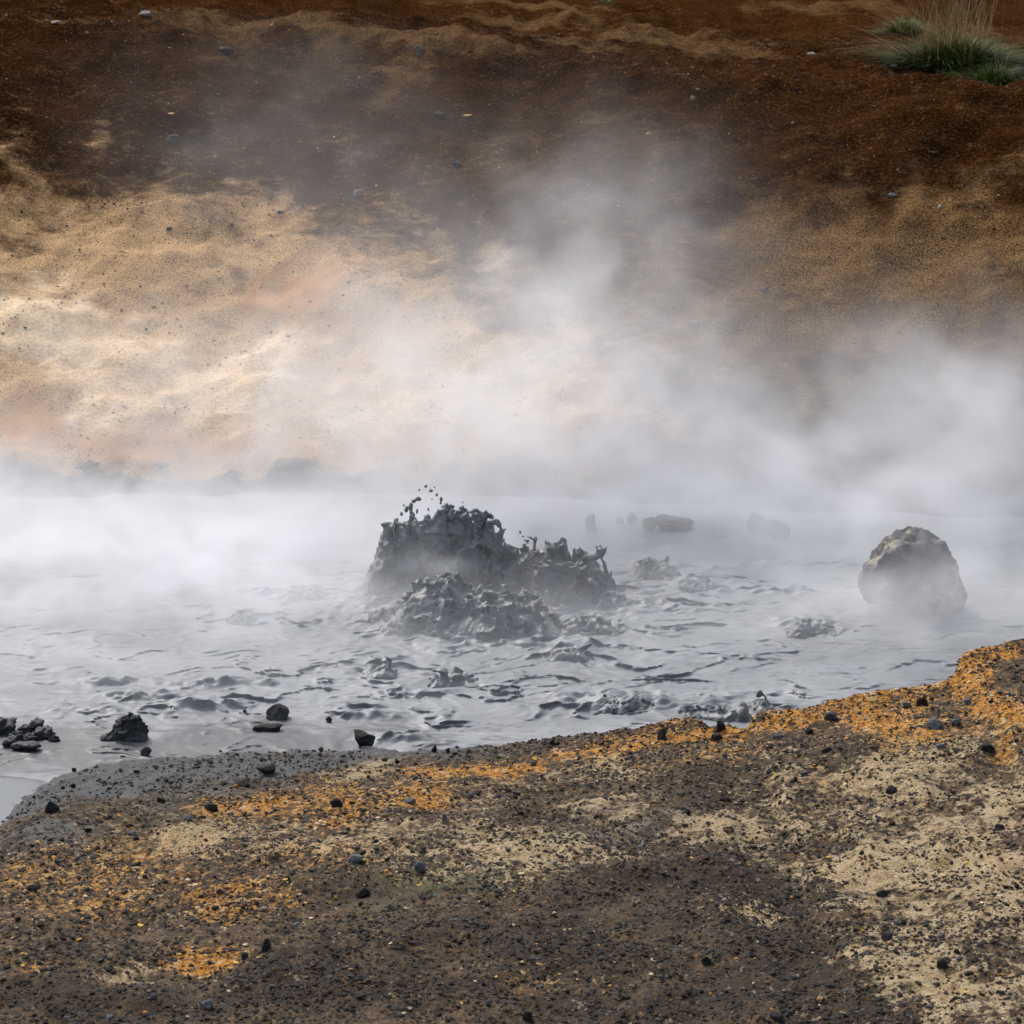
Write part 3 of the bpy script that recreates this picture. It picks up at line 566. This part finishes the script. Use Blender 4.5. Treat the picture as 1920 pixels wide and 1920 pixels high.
def bank_gravel(NB):
    y = 3.9 + (7.3 - 3.9) * rng.random(NB) ** 1.05; x = rng.uniform(-1, 1, NB); x = np.sign(x) * np.where(np.abs(x) < .86, np.abs(x) / .86, 1 + (np.abs(x) - .86) / .14 * .55) * (.225 * y + .08)
    ye = np.interp(x, EX, EY); mk = bank_masks(x, y)
    clump = fbm2(x * 3.2, y * 4.2, 301, 3) + .8 * fbm2(x * 13, y * 19, 303, 3)
    edge = np.exp(-((ye - y) / .09) ** 2); pl = np.clip(mk['pale'], 0, 1); og = np.clip(mk['orange'], 0, 1)
    prob = np.clip(.42 + .42 * np.clip(mk['dark'], 0, 1) - .16 * pl + .1 * og + .55 * clump, .03, 1) * (1 - .45 * np.clip(mk['mudcoat'], 0, 1)) + .4 * edge * sst(-.4, .4, x)
    k = (rng.random(NB) < prob) & (y < ye + .02); x, y = x[k], y[k]; mk = {q: v[k] for q, v in mk.items()}; n_ = len(x)
    S = np.clip(np.exp(rng.normal(math.log(.0030), .44, n_)), .0013, .0085)
    z = bank_h(x, y) + S * rng.uniform(-.25, .2, n_)
    pal = np.array([(.012, .011, .010), (.021, .020, .0195), (.048, .051, .058), (.026, .016, .010), (.060, .028, .010), (.16, .105, .052), (.34, .26, .16), (.27, .12, .016), (.37, .235, .06), (.008, .0075, .007)])
    base = np.tile(np.array([6, 5, 1.0, 8, 1.4, .45, .10, .12, .05, 6.]), (n_, 1))
    o = np.clip(mk['orange'], 0, 1)[:, None] ** 1.5; p_ = np.clip(mk['pale'], 0, 1)[:, None]; mc = np.clip(mk['mudcoat'], 0, 1)[:, None]
    wt = base + o * np.array([6, 3, 1, 4, 4, 8, 10, 11, 11, 3]) + p_ * np.array([0, 0, .5, 2, .5, 2, 1.5, 0, .5, 0]) + mc * np.array([16, 20, 3, 0, 0, 0, 0, 0, 0, 10])
    wt = np.cumsum(wt / wt.sum(1, keepdims=True), 1); ci = (rng.random((n_, 1)) > wt).sum(1)
    C = pal[np.clip(ci, 0, 9)] * np.exp(rng.normal(0, .25, (n_, 1)))
    big = S > .0036
    gravel('gravel', x[big], y[big], z[big], S[big], C[big], (.35, .75), GRAV, 'coarse charcoal, rust and cream gravel grains on the near bank'); s_ = ~big
    gravel('fine_gravel', x[s_], y[s_], z[s_], S[s_], C[s_], (.35, .75), GRAV, 'fine dark and cream grit filling the gravel of the near bank', True)
bank_gravel(240000)
def slope_grit(NS):
    y = rng.uniform(10.55, 15.4, NS); x = rng.uniform(-1, 1, NS) * (.22 * y + .15)
    cl = fbm2(x * 3, y * 3, 311, 4); k = rng.random(NS) < np.clip(.40 + .8 * cl, .04, 1) * (.35 + .65 * sst(12.2, 12.8, y)); x, y = x[k], y[k]; n_ = len(x)
    S = np.clip(np.exp(rng.normal(math.log(.0038), .45, n_)), .0018, .011); z = hill_h(x, y) + S * .15
    pal = np.array([(.022, .011, .005), (.013, .010, .008), (.055, .024, .009), (.16, .10, .045), (.40, .34, .26), (.03, .03, .033)])
    C = pal[rng.choice(6, n_, p=[.36, .26, .2, .09, .015, .075])] * np.exp(rng.normal(0, .25, (n_, 1)))
    return gravel('grit', x, y, z, S, C, (.4, .8), GRAV, 'scattered dark and rusty grit over the soil slope', True)
slope_grit(72000)

# ------------------------------------------------------------------ thrown mud
def iso_mesh(name, G, org, h):
    """skin of the solid G > 0 sampled on a grid (surface nets)"""
    G = G.copy(); G[0] = G[-1] = -1e-3; G[:, 0] = G[:, -1] = -1e-3; G[:, :, 0] = G[:, :, -1] = -1e-3
    I = G > 0; nx, ny, nz = G.shape; cs = (nx - 1, ny - 1, nz - 1)
    acc = np.zeros(cs + (3,), np.float32); cnt = np.zeros(cs, np.float32); off = [(i, j, k) for i in (0, 1) for j in (0, 1) for k in (0, 1)]
    sl_ = lambda o: tuple(slice(o[q], o[q] + cs[q]) for q in range(3))
    for o in off:
        for ax in range(3):
            if o[ax]: continue
            e = list(o); e[ax] = 1; A, B = G[sl_(o)], G[sl_(e)]; x_ = I[sl_(o)] != I[sl_(e)]
            tt = np.where(x_, A / np.where(np.abs(A - B) < 1e-9, 1e-9, A - B), 0)
            for q in range(3): acc[..., q] += np.where(x_, (tt if q == ax else o[q]), 0)
            cnt += x_
    act = cnt > 0; idx = np.full(cs, -1, np.int64); idx[act] = np.arange(act.sum())
    cell = np.argwhere(act); V = (cell + acc[act] / cnt[act][:, None]) * h + np.array(org); Fs = []
    for ax in range(3):
        u, v = [(1, 2), (2, 0), (0, 1)][ax]
        A = np.take(I, range(G.shape[ax] - 1), ax); B = np.take(I, range(1, G.shape[ax]), ax)
        p = np.argwhere(A != B); p = p[(p[:, u] > 0) & (p[:, v] > 0) & (p[:, u] < cs[u]) & (p[:, v] < cs[v])]
        du = np.zeros(3, int); du[u] = 1; dv = np.zeros(3, int); dv[v] = 1
        f = np.stack([idx[tuple(q.T)] for q in (p - du - dv, p - dv, p, p - du)], 1); fl = ~A[tuple(p.T)]
        f[fl] = f[fl][:, ::-1]; Fs.append(f)
    return np_mesh(name, V, np.concatenate(Fs))
def mud_burst(name, sheets, tubes, h, A, L, seed, label, cat='mud splash', pits=1.):
    """sheets: (crest picture points, depth y, foot half-width front, back, lean); tubes: (picture points, depth y, r0, r1)"""
    crest = [[on_y(px, py, y0) for px, py in pr] for pr, y0, *_ in sheets]
    allx = [p.x for c in crest for p in c]; top = max(p.z for c in crest for p in c) + .05
    ys = [(q[1] - q[2] - .06, q[1] + q[3] + .05) for q in sheets]
    lo = np.array([min(allx) - .06, min(q[0] for q in ys), -.035]); hi = np.array([max(allx) + .06, max(q[1] for q in ys), top])
    gx, gy, gz = [np.arange(lo[q], hi[q], h) for q in range(3)]
    X, Y, Z = np.meshgrid(gx, gy, gz, indexing='ij'); sh = X.shape
    pr0 = np.full(sh, -1.0)
    rag = fbm2(X[:, :, 0] * 14, Y[:, :, 0] * 3, seed, 3)
    for (pr, y0, wf, wb, lean), c in zip(sheets, crest):
        H = np.interp(X, [p.x for p in c], [p.z for p in c], left=-.05, right=-.05)
        H = H * (1 + .10 * rag[:, :, None]); q = np.clip(Z / np.maximum(H, .01), 0, 1.2)
        yc = y0 + lean * q + .03 * fbm2(gx * 7, gx * 0, seed + 8, 2)[:, None, None]
        wid = np.where(Y < yc, wf, wb) * (1 - np.clip(q, 0, 1)) ** .55 + .016 + .35 * A
        pr0 = np.maximum(pr0, np.minimum(wid - np.abs(Y - yc), (H - Z) * .8 + .3 * A))
    sel = np.abs(pr0) < A * 2.6; P = np.stack([X[sel], Y[sel], Z[sel]], 1)
    w_ = np.stack([fbm3(P * .8 / L + 11 * k, seed + k, 2) for k in range(3)], 1) * L * .45
    Q = (P + w_) * (1, 1, .62)
    n_ = 1.25 * (.62 - 2.2 * np.abs(vn3(Q / L + 3, seed + 20)) * pits) + .85 * (.5 - 1.8 * np.abs(vn3(Q / (L * .45) + 9, seed + 23))) + .45 * (.4 - 1.6 * np.abs(vn3(Q / (L * .2) + 5, seed + 27)))
    G = pr0; G[sel] = G[sel] + A * n_
    for pts, y0, r0, r1 in tubes:
        pp = [on_y(a, c, y0) for a, c in pts]; L_ = len(pp) - 1
        for i in range(L_):
            a, c = np.array(pp[i]), np.array(pp[i + 1]); ra = r0 + (r1 - r0) * i / L_; rb = r0 + (r1 - r0) * (i + 1) / L_
            ab = c - a; t = np.clip(((X - a[0]) * ab[0] + (Y - a[1]) * ab[1] + (Z - a[2]) * ab[2]) / (ab @ ab), 0, 1)
            D = np.sqrt((X - a[0] - t * ab[0]) ** 2 + (Y - a[1] - t * ab[1]) ** 2 + (Z - a[2] - t * ab[2]) ** 2); F_ = ra + (rb - ra) * t - D; nb = F_ > -.02; F_[nb] += ra * (.9 * vn3(np.stack([X[nb], Y[nb], Z[nb]], 1) * 48, seed + 31) + .35 * vn3(np.stack([X[nb], Y[nb], Z[nb]], 1) * 110, seed + 32)); G = np.maximum(G, F_)
    me = iso_mesh(name, G, lo, h)
    return tag(link(name, me, SPLM), label, cat)
CR = [(682, 1102), (690, 1086), (704, 1042), (722, 1010), (745, 992), (790, 976), (830, 968), (868, 966), (905, 974), (926, 994), (938, 1024), (965, 1036), (1010, 1032), (1050, 1033), (1085, 1036), (1115, 1050), (1138, 1078), (1155, 1104)]
mud_burst('mud_splash', [(CR, 8.74, .075, .09, -.02), ([(1000, 1085), (1030, 1066), (1075, 1062), (1120, 1080)], 8.62, .05, .05, -.02)],
   [([(1062, 1042), (1056, 1022)], 8.70, .016, .026), ([(1090, 1056), (1110, 1042), (1124, 1034)], 8.66, .014, .020), ([(1122, 1036), (1132, 1054), (1138, 1078)], 8.66, .006, .005),
    ([(872, 972), (878, 958), (894, 957), (906, 966), (904, 984)], 8.69, .012, .008), ([(908, 1000), (916, 978), (930, 978), (941, 994), (934, 1012)], 8.69, .010, .009),
    ([(800, 978), (803, 958)], 8.69, .014, .011), ([(768, 985), (774, 966)], 8.7, .012, .011), ([(846, 966), (853, 946)], 8.69, .013, .009), ([(730, 1000), (722, 988)], 8.7, .014, .012), ([(1002, 1030), (1004, 1012)], 8.7, .010, .008)],
   .0050, .026, .052, 3, 'tall ragged spout of dark mud bursting out of the pool, highest of all')
CF = [(690, 1172), (715, 1156), (745, 1142), (772, 1112), (800, 1100), (840, 1094), (880, 1106), (930, 1116), (985, 1126), (1022, 1142), (1050, 1168)]
CG = [(820, 1186), (850, 1164), (900, 1146), (940, 1140), (985, 1146), (1015, 1162), (1030, 1186)]
mud_burst('mud_mound', [(CF, 8.34, .12, .04, 0.), (CG, 8.25, .08, .05, 0.)], [([(850, 1095), (855, 1076)], 8.36, .014, .009), ([(940, 1112), (948, 1100)], 8.34, .012, .010)], .0050, .022, .046, 13, 'broad lumpy mound of boiling mud in front of the tall spout', 'mud mound', .85)
def small_splash(profile, yrow, label, extra=(), seed=1, A=.008, L=.034, wf=.05):
    x0, y0 = on_z(profile[len(profile) // 2][0], yrow, 0.)
    return mud_burst('mud_splash', [(profile, y0, wf, .05, -.012)], [(e, y0 - .01, .008, .007) for e in extra], .0042, A, L, seed, label)
small_splash([(800, 1284), (814, 1272), (826, 1264), (840, 1268), (852, 1260), (864, 1268), (880, 1274), (900, 1284)], 1280, 'low flap of mud flicked up between the mound and the bank', ([(840, 1270), (832, 1262), (816, 1258)], [(856, 1268), (870, 1270), (884, 1267)]), 21)
small_splash([(1110, 1328), (1130, 1316), (1142, 1307), (1160, 1312), (1176, 1310), (1190, 1305), (1215, 1316), (1240, 1326)], 1324, 'ragged little crest of mud close to the orange lip', ([(1184, 1312), (1190, 1302)], [(1146, 1312), (1138, 1304)]), 22)
small_splash([(1270, 1334), (1300, 1328), (1340, 1328), (1376, 1322), (1392, 1314), (1402, 1328)], 1336, 'long curling fold of mud beside the finger of mud', (), 23)
small_splash([(1404, 1334), (1420, 1318), (1436, 1316), (1456, 1332)], 1334, 'thin finger of mud rising by the orange rim', ([(1438, 1322), (1434, 1304), (1426, 1299), (1421, 1302)],), 24)
small_splash([(690, 1264), (706, 1254), (722, 1250), (744, 1260)], 1262, 'hook of mud thrown up left of the low flap', ([(706, 1258), (728, 1252), (734, 1240), (722, 1231)],), 25, .006)
small_splash([(1190, 1078), (1206, 1058), (1220, 1056), (1232, 1062), (1246, 1054), (1258, 1062), (1276, 1076)], 1078, 'spiky splash of mud behind the end of the tall spout', ([(1222, 1060), (1218, 1046)], [(1246, 1058), (1252, 1044)], [(1206, 1062), (1200, 1052)]), 26, .011)
small_splash([(1270, 1104), (1288, 1088), (1308, 1092), (1326, 1088), (1345, 1104)], 1104, 'rounded splash of mud beside the spiky splash', (), 27, .010)
small_splash([(1470, 1182), (1490, 1162), (1510, 1166), (1530, 1162), (1548, 1170), (1566, 1182)], 1182, 'low splash of mud near the foot of the boulder', (), 28, .010)
small_splash([(1025, 1230), (1055, 1214), (1085, 1216), (1115, 1230)], 1230, 'dark hump of mud before the lumpy mound', ([(1090, 1220), (1106, 1208)],), 29)
small_splash([(520, 1124), (545, 1108), (570, 1110), (590, 1104), (625, 1122)], 1122, 'frayed ripple of mud left of the tall spout', (), 30, .009)
small_splash([(425, 1162), (448, 1143), (466, 1144), (486, 1160)], 1160, 'small bubble of mud left of the lumpy mound', (), 31)
small_splash([(1100, 1140), (1130, 1112), (1160, 1118), (1190, 1136)], 1140, 'churned hump of mud at the right foot of the tall spout', (), 33, .012, .04)
small_splash([(1050, 1178), (1080, 1160), (1120, 1158), (1160, 1176)], 1180, 'low churned hump of mud right of the lumpy mound', (), 34, .010, .04)
for i, (px, py, wd, ht) in enumerate([(798, 912, 6, 6), (786, 919, 4, 4), (808, 920, 7, 6), (819, 928, 5, 6), (827, 937, 6, 9), (826, 943, 5, 5), (784, 935, 13, 8), (776, 940, 9, 6), (845, 948, 4, 7), (762, 954, 8, 11), (770, 950, 8, 14), (771, 961, 8, 7), (753, 964, 6, 8), (745, 974, 6, 5), (727, 983, 4, 5), (782, 959, 5, 8), (868, 942, 3, 3), (947, 993, 4, 4), (980, 1006, 4, 4), (995, 1008, 5, 5), (815, 914, 3, 3), (810, 936, 3, 3), (757, 947, 4, 4), (975, 998, 4, 6), (1003, 1012, 4, 4), (1162, 1164, 6, 5), (1164, 1178, 4, 4)]):
    py_d = 8.7 if i < 25 else 8.3; c = on_y(px, py, py_d + random.uniform(-.03, .03)); k = mpp(py_d)
    V, F = ICO[2]; V = V * (1 + .35 * fbm3(V * 1.2 + i * 5, i, 2))[:, None] * (wd * k * .5, (wd + ht) * k * .25, ht * k * .55)
    o = link('mud_droplet', np_mesh('mud_droplet', V, F), SPLM); o.location = c; tag(o, 'fleck of mud flying above the tall spout' if i < 25 else 'fleck of mud jumping off the surface right of the mound', 'mud droplet', 'flying flecks of mud' if i < 25 else 'flecks of mud right of the mound')

# ------------------------------------------------------------------ grass tuft on the hillside
def blades(name, items, m, parent):
    V = []; F = []
    for (p, d, L, wd, bend, seg) in items:
        p = Vector(p); d = Vector(d).normalized(); side = d.cross(Vector((0, 0, 1)));
        side = (side.normalized() if side.length > 1e-3 else Vector((1, 0, 0))); side = (side + Vector((rs.uniform(-.6, .6), rs.uniform(-.6, .6), 0))).normalized()
        b0 = len(V)
        for i in range(seg + 1):
            f = i / seg; c = p + d * (L * f) + Vector((bend[0], bend[1], bend[2])) * (L * f * f); hw = wd * (1 - .85 * f) / 2
            V += [c - side * hw, c + side * hw]
        F += [(b0 + 2 * i, b0 + 2 * i + 1, b0 + 2 * i + 3, b0 + 2 * i + 2) for i in range(seg)]
    return tag(link(name, np_mesh(name, np.array([tuple(v) for v in V]), np.array(F)), m, parent), kind='stuff')
def grass_mat(name, c0, c1):
    m, t, b = mat(name); n = N(t); a = n.noise(n.pos(), 18, 3); n.l(n.mix(n.ramp(a, .35, .65), c0, c1), b.inputs['Base Color']); b.inputs['Roughness'].default_value = .6; b.inputs['Specular IOR Level'].default_value = .15
    return m
GG = grass_mat('green_grass', (.028, .052, .006), (.10, .125, .018)); GD = grass_mat('dry_grass', (.26, .18, .09), (.46, .34, .19))
def tuft(px, py, rx, ry, ng_, nd, Lg, Ld, label, seed):
    global rs; rs = random.Random(seed); c = hit(px, py)
    root = tag(link('grass_tuft', None), label, 'grass tuft'); root.location = c
    g1 = []; g2 = []; gx_ = np.linspace(c.x - .6, c.x + .6, 60); gy_ = np.linspace(c.y - .6, c.y + .6, 60); HH = hill_h(*np.meshgrid(gx_, gy_))
    hz = lambda x, y: float(HH[min(59, max(0, round((y - gy_[0]) / (gy_[1] - gy_[0])))), min(59, max(0, round((x - gx_[0]) / (gx_[1] - gx_[0]))))])
    for i in range(ng_):
        a = rs.uniform(0, 6.283); q = rs.random() ** .6; dx, dy = math.cos(a) * q * rx, math.sin(a) * q * ry
        z = hz(c.x + dx, c.y + dy) - c.z - .012
        out = Vector((math.cos(a) * q * 1.3 + rs.uniform(-.6, .6) + .05, math.sin(a) * q * .7 + rs.uniform(-.4, .4), 1.0))
        g1.append(((dx, dy, z), out, Lg * rs.uniform(.5, 1.15), .0045, (out.x * .45, out.y * .45, -rs.uniform(.25, .6)), 4))
    for i in range(nd):
        dx, dy = rs.gauss(.1, .38) * rx, rs.gauss(0, .4) * ry; z = hz(c.x + dx, c.y + dy) - c.z - .012
        lean = rs.choices([rs.uniform(-.25, .2), rs.uniform(-1.5, -.4)], [.5, .5])[0]
        g2.append(((dx, dy, z), (lean, rs.uniform(-.35, .3), 1.), Ld * rs.uniform(.55, 1.1), .0044, (lean * .45, 0, -.08 - .28 * abs(lean)), 6))
    blades('green_blades', g1, GG, root)
    if nd: blades('dry_stalks', g2, GD, root)
    return root
tuft(1778, 118, .30, .26, 5200, 300, .28, .62, 'large tuft of green grass with long dry straw-coloured stalks on the slope', 3)
tuft(1862, 148, .17, .12, 1300, 10, .17, .3, 'short bright green grass clump beside the black rock', 5)
tuft(1695, 58, .16, .14, 900, 30, .13, .34, 'small low green grass clump behind the large tuft', 7)
tuft(1135, 2, .07, .08, 140, 0, .05, .1, 'tiny dark weed on the rough ground above the slope', 9)

# ------------------------------------------------------------------ steam: one drifting body of vapour over the pool
def build_steam():
    ng = bpy.data.node_groups.new('steam_cloud', 'GeometryNodeTree')
    ng.interface.new_socket('Geometry', in_out='INPUT', socket_type='NodeSocketGeometry')
    ng.interface.new_socket('Geometry', in_out='OUTPUT', socket_type='NodeSocketGeometry')
    g = N(ng)
    gi = g.n('NodeGroupInput'); go = g.n('NodeGroupOutput')
    P = g.n('GeometryNodeInputPosition').outputs[0]
    def vm(op, a, b_):
        x = g.n('ShaderNodeVectorMath', operation=op)
        for v, s in ((a, x.inputs[0]), (b_, x.inputs[1])):
            if isinstance(v, tuple): s.default_value = v
            else: g.l(v, s)
        return x
    # turbulent displacement of the lookup point
    nz = g.n('ShaderNodeTexNoise'); nz.inputs['Scale'].default_value = 1.5; nz.inputs['Detail'].default_value = 3; nz.inputs['Roughness'].default_value = .6
    g.l(vm('MULTIPLY', P, (1, 1, 1.0)).outputs[0], nz.inputs['Vector'])
    off = vm('MULTIPLY', vm('SUBTRACT', nz.outputs['Color'], (.5, .5, .5)).outputs[0], (.8, .8, .55))
    Pd = vm('ADD', P, off.outputs[0]).outputs[0]
    total = None
    for (px, py, yd, rx, ry, rd, dens) in BLOBS:
        c = on_y(px, py, yd); k = mpp(yd)
        q = vm('MULTIPLY', vm('SUBTRACT', Pd, tuple(c)).outputs[0], (1 / (rx * k), 1 / rd, 1 / (ry * k))).outputs[0]
        d2 = vm('DOT_PRODUCT', q, q).outputs['Value']
        e = g.math('MULTIPLY', g.math('EXPONENT', g.math('MULTIPLY', d2, -1.)), dens)
        total = e if total is None else g.math('ADD', total, e)
    # wisps: stretched up and along the wind
    wn = g.n('ShaderNodeTexNoise'); wn.inputs['Scale'].default_value = 2.9; wn.inputs['Detail'].default_value = 5; wn.inputs['Roughness'].default_value = .64; wn.inputs['Distortion'].default_value = .5
    g.l(vm('MULTIPLY', Pd, (1.0, 1.0, 1.3)).outputs[0], wn.inputs['Vector'])
    wisp = g.ramp(wn.outputs[0], .34, .70); wisp = g.math('ADD', g.math('MULTIPLY', wisp, 1.45), .30)
    total = g.math('MULTIPLY', total, wisp)
    # thin layer hugging the mud
    sx = g.n('ShaderNodeSeparateXYZ'); g.l(P, sx.inputs[0])
    lay = g.math('EXPONENT', g.math('MULTIPLY', g.math('MAXIMUM', sx.outputs[2], 0.), -1 / .11))
    lay = g.math('MULTIPLY', lay, g.ramp(sx.outputs[1], 7.0, 9.3))
    lay = g.math('MULTIPLY', lay, LAYER)
    lay = g.math('MULTIPLY', lay, g.math('SUBTRACT', 1.6, g.ramp(sx.outputs[0], -1.2, .6)))
    lay = g.math('MULTIPLY', lay, g.ramp(wn.outputs[0], .35, .62))
    total = g.math('ADD', total, lay)
    for i, lo, hi in ((0, -3.2, -2.7), (0, 3.2, 2.7), (1, 6.75, 7.2), (1, 11.75, 11.3), (2, 2.15, 1.9)):
        total = g.math('MULTIPLY', total, g.ramp(sx.outputs[i], lo, hi))
    vc = g.n('GeometryNodeVolumeCube')
    g.l(total, vc.inputs['Density']); vc.inputs['Min'].default_value = (-3.2, 6.7, -.06); vc.inputs['Max'].default_value = (3.2, 11.8, 2.16)
    for k, v in (('X', 200), ('Y', 150), ('Z', 90)): vc.inputs['Resolution ' + k].default_value = v
    m = bpy.data.materials.new('steam_vapour'); m.use_nodes = True; t = m.node_tree; t.nodes.clear()
    pv = t.nodes.new('ShaderNodeVolumePrincipled'); o = t.nodes.new('ShaderNodeOutputMaterial'); t.links.new(pv.outputs[0], o.inputs['Volume'])
    pv.inputs['Color'].default_value = (.97, .98, 1, 1); pv.inputs['Density'].default_value = 1.0; pv.inputs['Anisotropy'].default_value = .35
    sm = g.n('GeometryNodeSetMaterial'); sm.inputs['Material'].default_value = m
    g.l(vc.outputs[0], sm.inputs[0]); g.l(sm.outputs[0], go.inputs[0])
    vol = bpy.data.volumes.new('steam'); vol.materials.append(m)
    o = link('steam', vol); md = o.modifiers.new('cloud', 'NODES'); md.node_group = ng
    return tag(o, 'white steam drifting up from the boiling mud', 'steam', kind='stuff')
LAYER = 3.2
BLOBS = [(1050, 700, 9.9, 340, 190, .45, 1.0), (1080, 470, 10.1, 240, 180, .40, .55), (960, 840, 9.9, 380, 90, .45, 1.35), (1500, 830, 9.9, 400, 120, .45, .95),
         (1860, 770, 10.0, 260, 140, .45, .85), (300, 1000, 9.2, 460, 48, .40, 2.0), (660, 690, 10.2, 320, 180, .4, .75), (520, 280, 10.8, 230, 170, .35, .20), (150, 720, 10.3, 260, 150, .4, .28),
         (1300, 930, 9.6, 560, 55, .5, 1.0), (1760, 1110, 8.0, 220, 55, .25, 2.3), (832, 1056, 8.54, 48, 18, .05, 9.0), (0, 890, 10.0, 80, 60, .3, 1.6), (1650, 930, 9.5, 330, 70, .5, 1.0), (300, 1070, 8.8, 460, 60, .45, 1.1), (1250, 1130, 8.5, 330, 50, .3, .8)]
build_steam()
